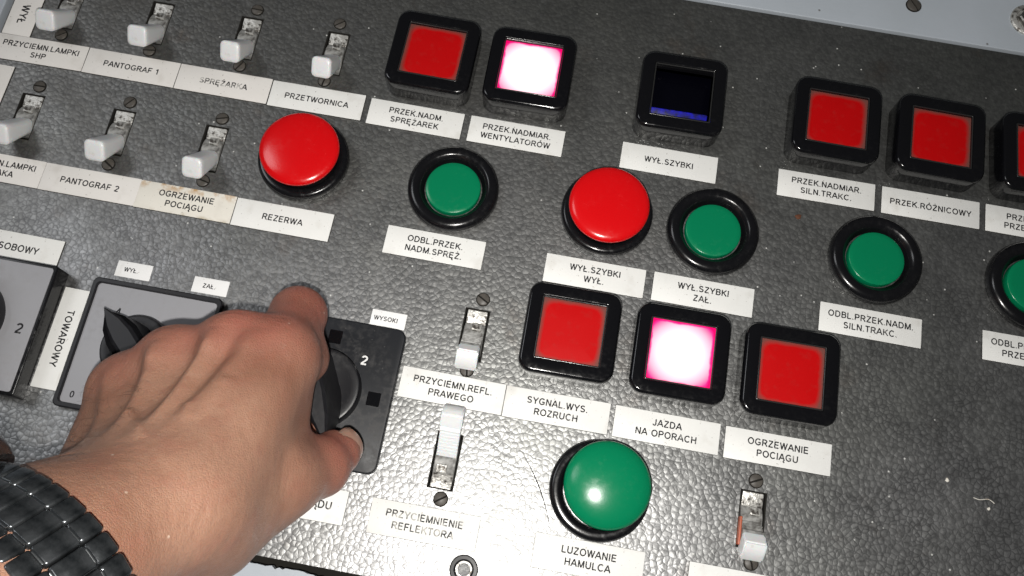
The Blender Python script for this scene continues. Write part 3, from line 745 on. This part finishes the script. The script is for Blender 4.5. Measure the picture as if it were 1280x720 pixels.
# carpus and metacarpal slab
base = {'index': WR+side*15-nrm*2+axis*4, 'middle': WR+side*5+axis*4, 'ring': WR-side*6-nrm*1+axis*3, 'little': WR-side*21-nrm*6-axis*2}
for k_ in K:
    r1 = {'index': 12.0, 'middle': 12.0, 'ring': 11.5, 'little': 10.8}[k_]
    cone(base[k_]-nrm*9, K[k_]-nrm*r1*.95-axis*2, 14.5, r1, 11)
cone((base['little']+base['ring'])/2-nrm*16, (K['little']+K['ring'])/2-nrm*18-axis*8, 13, 12, 10)     # heel of the palm
cone((base['index']+base['middle'])/2-nrm*16, (K['index']+K['middle'])/2-nrm*20-axis*10, 13, 12, 10)
# fingers: knuckle, first joint, second joint, tip
F_ = {'index': [(5, 15.5, -25), (10, 3, -40), (4, -12, -42)],
      'middle': [(6, 7, -30), (14, -6, -43), (18, -16, -42)],
      'ring': [(9, 2, -27), (20, -6, -37), (27, -14, -36)],
      'little': [(10, -3, -20), (20, -8, -27), (29, -12, -27)]}
R0 = {'index': (10.3, 9.3, 8.3, 7.2), 'middle': (10.5, 9.3, 8.2, 7.2), 'ring': (9.8, 8.7, 7.8, 6.8), 'little': (9.2, 7.8, 7.0, 6.2)}
for k_, seg in F_.items():
    P0 = K[k_]-nrm*9; pts = [P0]+[P0+np.array(s_) for s_ in seg]
    if k_ == 'index': pts = [P0, A_(373, 393, 28), A_(368, 425, 12), A_(372, 448, 11)]
    chain(pts, R0[k_], 4)
# knuckle heads
for k_, r in (('index', 9.6), ('middle', 9.8), ('ring', 8.6), ('little', 8.2)):
    cone(K[k_]-nrm*(r+.2)-axis*2.5, K[k_]-nrm*(r+.8)+axis*1.5, r, r*.95, 5)
ks = list(K)
for a_, b_ in zip(ks[:-1], ks[1:]):
    cone(K[a_]-nrm*11.5-axis*1, K[b_]-nrm*11-axis*1, 9.5, 9.0, 9)
    cone(K[a_]-nrm*15+axis*3+np.array([3, 2, -10.]), K[b_]-nrm*14+axis*3+np.array([3, 2, -10.]), 8.0, 7.5, 8)
# thumb
T = [A_(262, 655, 60), A_(345, 600, 46), A_(400, 583, 31), A_(418, 567, 24)]
cone(T[0], T[1], 16, 12.4, 10); cone(T[1], T[2], 12.4, 9.6, 6); cone(T[2], T[3], 9.8, 7.6, 3)
cone(T[3], T[3]+np.array([2.0, .5, -.5]), 7.9, 6.9, 2)
cone(A_(330, 565, 42), A_(345, 520, 40), 9, 9, 9)      # web between thumb and index
cone(A_(300, 610, 46), A_(338, 500, 40), 13, 9, 8)
# crease over the thumb joint
nt = T[2]-T[1]; nt /= np.linalg.norm(nt)

# ---- surface nets
def surface_nets(D):
    s = D < 0
    c = [s[i:s.shape[0]-1+i, j:s.shape[1]-1+j, k:s.shape[2]-1+k] for i in (0, 1) for j in (0, 1) for k in (0, 1)]
    tot = sum(x.astype(np.int8) for x in c); act = (tot > 0) & (tot < 8)
    ids = np.full(act.shape, -1, np.int64); n_ = act.sum(); ids[act] = np.arange(n_)
    I = np.argwhere(act); acc = np.zeros((n_, 3)); cnt = np.zeros(n_)
    cor = [(i, j, k) for i in (0, 1) for j in (0, 1) for k in (0, 1)]
    for a in range(8):
        for b in range(a+1, 8):
            d_ = [cor[b][q]-cor[a][q] for q in range(3)]
            if sum(map(abs, d_)) != 1: continue
            va = D[I[:, 0]+cor[a][0], I[:, 1]+cor[a][1], I[:, 2]+cor[a][2]]; vb = D[I[:, 0]+cor[b][0], I[:, 1]+cor[b][1], I[:, 2]+cor[b][2]]
            x = (va < 0) != (vb < 0); t_ = np.where(x, va/np.where(va == vb, 1, va-vb), 0)
            pos = np.array(cor[a])[None]+t_[:, None]*np.array(d_)[None]
            acc[x] += pos[x]; cnt[x] += 1
    Vv = (I+acc/cnt[:, None])*HV+lo
    quads = []
    for ax in range(3):
        o1, o2 = [(1, 2), (2, 0), (0, 1)][ax]
        sl0 = [slice(1, -1)]*3; sl0[ax] = slice(0, -1); sl1 = list(sl0); sl1[ax] = slice(1, None)
        s0 = s[tuple(sl0)]; s1 = s[tuple(sl1)]
        e = np.argwhere(s0 != s1); e[:, [o1, o2]] += 1
        inside = s[e[:, 0], e[:, 1], e[:, 2]]
        def g(d1, d2):
            q = e.copy(); q[:, o1] += d1; q[:, o2] += d2; return ids[q[:, 0], q[:, 1], q[:, 2]]
        Q = np.stack([g(-1, -1), g(0, -1), g(0, 0), g(-1, 0)], 1)
        Q[~inside] = Q[~inside][:, ::-1]; quads.append(Q)
    Q = np.concatenate(quads); return Vv, Q[(Q >= 0).all(1)]
Vh, Qh = surface_nets(D)
# two light smoothing passes
for it in range(3):
    nb = np.zeros_like(Vh); ct = np.zeros(len(Vh))
    for a, b in ((0, 1), (1, 2), (2, 3), (3, 0)):
        np.add.at(nb, Qh[:, a], Vh[Qh[:, b]]); np.add.at(nb, Qh[:, b], Vh[Qh[:, a]])
        np.add.at(ct, Qh[:, a], 1); np.add.at(ct, Qh[:, b], 1)
    Vh = Vh*.5+nb/np.maximum(ct, 1)[:, None]*.5
# tendons, hollows, veins and creases: relief along the surface normal
def vnormals():
    p = Vh[Qh]; fn_ = np.cross(p[:, 2]-p[:, 0], p[:, 3]-p[:, 1]); o_ = np.zeros_like(Vh)
    for c_ in range(4): np.add.at(o_, Qh[:, c_], fn_)
    return o_/np.maximum(np.linalg.norm(o_, axis=1), 1e-9)[:, None]
VN = vnormals()
if (VN*(Vh-Vh.mean(0))).sum() < 0: VN = -VN
dorsal = np.clip((VN @ nrm)*1.6-.25, 0, 1)
def seg_relief(a, b, amp, wid, wid2=None, fade=(.0, .15, .85, 1.0), mask=None):
    a = np.array(a); b = np.array(b); ba = b-a; L_ = np.linalg.norm(ba); t_ = ba/L_
    rel = Vh-a; u = (rel @ t_)/L_; dv = rel-np.outer(rel @ t_, t_); dv -= np.outer(dv @ nrm, nrm)*.85
    dd = np.linalg.norm(dv, axis=1); w_ = wid+((wid2 or wid)-wid)*np.clip(u, 0, 1)
    ss = lambda x: x*x*(3-2*x)
    wn = ss(np.clip((u-fade[0])/(fade[1]-fade[0]+1e-6), 0, 1))*ss(np.clip((fade[3]-u)/(fade[3]-fade[2]+1e-6), 0, 1))
    return amp*np.exp(-(dd/w_)**2)*wn*(dorsal if mask is None else mask)
disp = np.zeros(len(Vh))
hubs = {'index': WR+side*7, 'middle': WR+side*3, 'ring': WR-side*1, 'little': WR-side*6}
for k_, am in (('index', 1.7), ('middle', 2.5), ('ring', 2.2), ('little', 1.6)):
    disp += seg_relief(hubs[k_], K[k_], am, 2.6, 3.0, (.15, .5, .85, 1.0))
for a_, b_, am in (('index', 'middle', -2.6), ('middle', 'ring', -2.4), ('ring', 'little', -2.0)):
    mid_ = K[a_]*.5+K[b_]*.5
    disp += seg_relief(hubs[a_]*.5+hubs[b_]*.5, mid_+axis*3, am*.9, 2.8, 5.0, (.25, .75, .88, 1.08))
def poly_relief(pts, amp, wid):
    tot = np.zeros(len(Vh))
    for a, b in zip(pts[:-1], pts[1:]):
        a = np.array(a); b = np.array(b); ba = b-a; u = np.clip(((Vh-a) @ ba)/(ba @ ba), 0, 1)
        dv = Vh-a-np.outer(u, ba); dv -= np.outer(dv @ nrm, nrm)*.8
        tot = np.maximum(tot, np.exp(-((dv**2).sum(1))/(wid*wid)))
    return amp*tot*dorsal
P_ = lambda *q: [A_(u, v, z) for u, v, z in q]
disp += poly_relief(P_((300, 640, 70), (270, 590, 76), (262, 540, 74), (292, 490, 68)), 1.3, 1.5)
disp += poly_relief(P_((225, 655, 86), (215, 600, 86), (190, 560, 84), (165, 520, 76)), 1.2, 1.4)
disp += poly_relief(P_((215, 600, 86), (245, 560, 80), (240, 515, 76)), 1.0, 1.3)
for q, (u0, v0, u1, v1) in enumerate(((95, 575, 250, 668), (110, 600, 240, 690), (85, 590, 190, 668))):
    disp += poly_relief(P_((u0, v0, 92), ((u0+u1)/2+8, (v0+v1)/2-8, 94), (u1, v1, 88)), -.9, 1.6)
# knuckle skin folds and the folds of the thumb joint
full = np.ones(len(Vh))
for k_ in ('index', 'middle', 'ring'):
    for o_ in (-2.4, -.2, 2.0, 4.2):
        c_ = K[k_]+axis*(o_+2)
        disp += seg_relief(c_-side*6, c_+side*6, -.42, .6, .6, (.0, .3, .7, 1.0), full)
tdir = (T[3]-T[1])/np.linalg.norm(T[3]-T[1]); tper = np.cross(tdir, nrm); tper /= np.linalg.norm(tper)
for o_ in (-3.2, -1.2, .8, 2.6):
    c_ = T[2]+tdir*o_
    disp += seg_relief(c_-tper*9, c_+tper*9, -.65, .7, .7, (.0, .2, .8, 1.0), full)
Vh = Vh+VN*disp[:, None]
me = bpy.data.meshes.new('skin')
me.vertices.add(len(Vh)); me.vertices.foreach_set('co', (Vh*S).ravel())
me.loops.add(len(Qh)*4); me.loops.foreach_set('vertex_index', Qh.ravel().astype(np.int32))
me.polygons.add(len(Qh)); me.polygons.foreach_set('loop_start', np.arange(0, len(Qh)*4, 4, dtype=np.int32))
me.update(calc_edges=True); me.validate()
me.polygons.foreach_set('use_smooth', np.ones(len(me.polygons), bool))
# redness of the skin itself: knuckles, finger ends
def near(p, r): return np.exp(-((Vh-p)**2).sum(1)/(r*r))
red = sum(near(K[k_]+axis*2, 12) for k_ in K)*.75 + near(K['index']+np.array([5, 15, -20.]), 24)*1.1 + near(T[3], 16) + near(T[2], 15)*.5 + near(T[1], 12)*.3
at_ = me.attributes.new('redness', 'FLOAT', 'POINT'); at_.data.foreach_set('value', np.clip(red, 0, 1).astype(np.float32))
M_skin = mat('skin', (.55, .33, .23), .46, 0, .45, Subsurface_Weight=.22, Subsurface_Scale=.004)
M_skin.node_tree.nodes['Principled BSDF'].inputs['Subsurface Radius'].default_value = (1.0, .35, .18)
n = N(M_skin)
ra = n.n('Attribute', attribute_name='redness').outputs['Fac']
c = n.mix(n.ramp(n.noise(28, 4), [(.38, 0), (.66, .9)]), (.335, .185, .125), (.215, .102, .064))
c = n.mix(n.math('MULTIPLY', ra, n.ramp(n.noise(70, 3), [(.2, .55), (.8, 1)])), c, (.30, .095, .068))
c = n.mix(n.ramp(n.noise(110, 5, None, .65), [(.50, 0), (.72, .55)]), c, (.30, .13, .09))
c = n.mix(n.ramp(n.noise(700, 4), [(.50, 0), (.75, .5)]), c, (.24, .12, .08))
sp = n.ramp(n.n('TexVoronoi', i_Scale=75.0, i_Vector=n.obj()).outputs['Distance'], [(.02, .5), (.04, 0)])
c = n.mix(sp, c, (.70, .58, .48))
vo = n.n('TexVoronoi', feature='DISTANCE_TO_EDGE', i_Scale=1050.0, i_Vector=n.obj())
ln = n.ramp(vo.outputs['Distance'], [(0, 0), (.18, 1)])
mp = n.n('Mapping', i_Vector=n.obj()); mp.inputs['Rotation'].default_value = (0, 0, R_(35)); mp.inputs['Scale'].default_value = (1, .28, 1)
wr_ = n.n('TexNoise', i_Scale=330.0, i_Detail=4.0, i_Vector=mp.outputs[0]).outputs['Fac']
hh = n.math('ADD', n.math('MULTIPLY', ln, .20), n.math('MULTIPLY', wr_, 1.0))
n.set(Base_Color=c, Normal=n.bump(hh, .46, .0008), Roughness=n.ramp(n.noise(200, 3), [(.3, .40), (.7, .54)]))
hand = link('person', me, M_skin)
tag(hand, 'bare left hand and wrist gripping the knob of the black plated rotary switch', 'person')
# thumb nail, lying on the outer side of the thumb end
tn = (T[3]-T[2])/np.linalg.norm(T[3]-T[2]); up_ = np.array([.80, .35, .42]); up_ -= tn*(up_ @ tn); up_ /= np.linalg.norm(up_)
sd_ = np.cross(tn, up_)
nv, nf = [], []
for i in range(9):
    for j in range(9):
        a_ = (j/8-.5)*1.9; x_ = -2.5+i/8*9.5; q = 1-abs((i/8-.5)*2)**4*.12
        rr = 7.9 if i < 7 else 7.95-(i-6)*.35
        pt = T[3]+tn*x_+(up_*math.cos(a_*q)+sd_*math.sin(a_*q))*rr
        nv.append(tuple(pt))
for i in range(8):
    for j in range(8): nf.append((i*9+j, (i+1)*9+j, (i+1)*9+j+1, i*9+j+1))
k0 = len(nv); nv += [tuple(np.array(p)-up_*.5) for p in nv]; nf += [tuple(reversed([q+k0 for q in f])) for f in nf]
bd = [(i, 0) for i in range(9)]+[(8, j) for j in range(1, 9)]+[(i, 8) for i in range(7, -1, -1)]+[(0, j) for j in range(7, 0, -1)]
for (i, j), (i2, j2) in zip(bd, bd[1:]+bd[:1]): nf.append((i*9+j, i2*9+j2, i2*9+j2+k0, i*9+j+k0))
M_nail = mat('fingernail', (.34, .20, .15), .28, 0, .5, Subsurface_Weight=.2, Subsurface_Scale=.002)
link('fingernail', mesh('fingernail', nv, nf, angle=60), M_nail, hand)

# ------------------------------------------------------------------ wrist watch
WC = FA*1.02-WR*.02-np.array([0, 0, 0.]); RA, RB = 33.6, 25.8
def ring_pt(th, off=0.0, ax_=0.0):
    p = WC-fn*3.0+fs*(RA+off)*math.sin(th)+fn*(RB+off)*math.cos(th)+fax*ax_
    return p
def ring_frame(th):
    t_ = fs*RA*math.cos(th)-fn*RB*math.sin(th); t_ /= np.linalg.norm(t_)
    o_ = np.cross(fax, t_); o_ = o_ if (o_ @ (ring_pt(th)-WC)) > 0 else -o_
    return t_, o_
watch = thing('wrist_watch', 'dark steel bracelet watch on the wrist at the lower left', 'watch', tuple(WC))
M_watch = mat('dark_brushed_steel', (.045, .052, .058), .30, .85)
n = N(M_watch); g = n.ramp(n.noise(180, 4), [(.35, 0), (.75, 1)])
n.set(Base_Color=n.mix(g, (.035, .040, .044), (.17, .18, .19)), Roughness=n.ramp(n.noise(260, 3), [(.3, .14), (.7, .32)]), Normal=n.bump(n.noise(420, 3), .2, .0004))
M_edge = mat('bright_bevelled_steel', (.42, .44, .45), .25, 1.0)
M_dial = mat('watch_crystal', (.01, .012, .015), .08, 0, .6)
M_lume = mat('pale_hour_marker', (.75, .76, .74), .4)
def place(name, me_, mt, th, off, ax_, tilt=0):
    t_, o_ = ring_frame(th)
    Mx = Matrix([[t_[i], fax[i], o_[i]] for i in range(3)]).to_4x4()
    if np.linalg.det(np.array([[t_[i], fax[i], o_[i]] for i in range(3)])) < 0:
        Mx = Matrix([[-t_[i], fax[i], o_[i]] for i in range(3)]).to_4x4()
    o = link(name, me_, mt, watch); p = ring_pt(th, off, ax_)-WC
    o.matrix_local = Matrix.Translation(Vector(p)*S) @ Mx
    return o
ths = []; th = -.02
while th < 2.3:
    ths.append(th); q = ring_pt(th); q2 = ring_pt(th+.01); th += .01*5.4/np.linalg.norm(q2-q)
th = -1.75
inner = loft([[tuple(ring_pt(2*math.pi*q/64, o_, x_)-WC) for q in range(64)] for o_, x_ in ((-.6, -9), (.9, -9), (.9, 9), (-.6, 9))], close=True)
link('inner_band', mesh('inner_band', *inner, angle=50), M_watch, watch)
for i, th in enumerate(ths):
    place('link', cached('link_mid', lambda: rbox(2.72, 4.2, -1.3, 1.5, .7, .55, 3, 4, True)), M_watch, th, 2.3, 0)
    for sx in (-1, 1):
        place('link', cached('link_side', lambda: rbox(2.72, 3.0, -1.5, 1.25, .9, .7, 3, 4, True)), M_watch, th+.5*0, 2.0, sx*7.2)
        place('link_bar', cached('link_bar', lambda: rbox(2.0, .45, -.2, .25, .3, .2, 2, 3, True)), M_edge, th, 3.5, sx*4.2)
    place('link_pin', cached('link_pin', lambda: rbox(.22, 3.7, -.3, .3, .25, .2, 2, 3, True)), M_edge, th+.5*(7.2/30), 2.7, 0)
# case over the little finger side, mostly outside the frame
tc = -.66
case = place('case', mesh('case', *lathe([(18, -4.5), (20.5, -4.0), (21, -2), (21, 3.0), (20.3, 4.0), (18.6, 4.3)], 64, cap0=True), angle=35), M_watch, tc, 4.5, 0)
place('bezel', mesh('bezel', *lathe([(20.2, 4.0), (19.9, 5.2), (19.0, 5.9), (16.4, 6.0), (15.8, 5.4), (15.7, 4.6)] , 64, cap1=False), angle=35), M_tarn if False else M_watch, tc, 4.5, 0)
place('crystal', mesh('crystal', *lathe([(15.8, 4.9), (8, 5.2), (.02, 5.3)], 64)), M_dial, tc, 4.5, 0)
mk = []
for i in range(12):
    a = 2*math.pi*i/12
    mk.append(xf(rbox(.55, .55, 5.9, 6.25, .5, .1, 1, 3), Matrix.Translation((17.8*math.cos(a), 17.8*math.sin(a), 0))))
place('bezel_markers', mesh('bezel_markers', *join(*mk)), M_lume, tc, 4.5, 0)
for sx in (-1, 1):
    place('lug', mesh('lug', *xf(rbox(7, 2.2, -3.0, 2.4, 1.2, 1.0, 3, 4), Matrix.Translation((17.5, sx*8.4, -1)) @ Matrix.Rotation(R_(18), 4, 'Y')), angle=40), M_watch, tc, 4.5, 0)

# fine dark hairs on the wrist and the outer edge of the hand
hv, hf = [], []
cand = np.where((VN @ nrm > .35) & (Vh[:, 0] < -95) & (Vh[:, 0] > -215) & (Vh[:, 1] < -72))[0]
for c_ in rng.choice(cand, 260, replace=False):
    p0 = Vh[c_]; n0 = VN[c_]; d_ = -side*.75+axis*.35+rng.normal(0, .25, 3); d_ -= n0*(d_ @ n0); d_ /= np.linalg.norm(d_)
    L0 = rng.uniform(3, 7.5); P = [tuple(p0+n0*(.15+.9*math.sin(q*2.2)*L0/7)+d_*L0*q) for q in (0, .35, .7, 1)]
    v_, f_ = tube(P, .04, 3, lambda q: 1-.75*q); o_ = len(hv); hv += v_; hf += [tuple(i+o_ for i in f) for f in f_]
o = link('body_hair', mesh('body_hair', hv, hf), mat('brown_hair', (.05, .03, .02), .5), hand); o['kind'] = 'stuff'
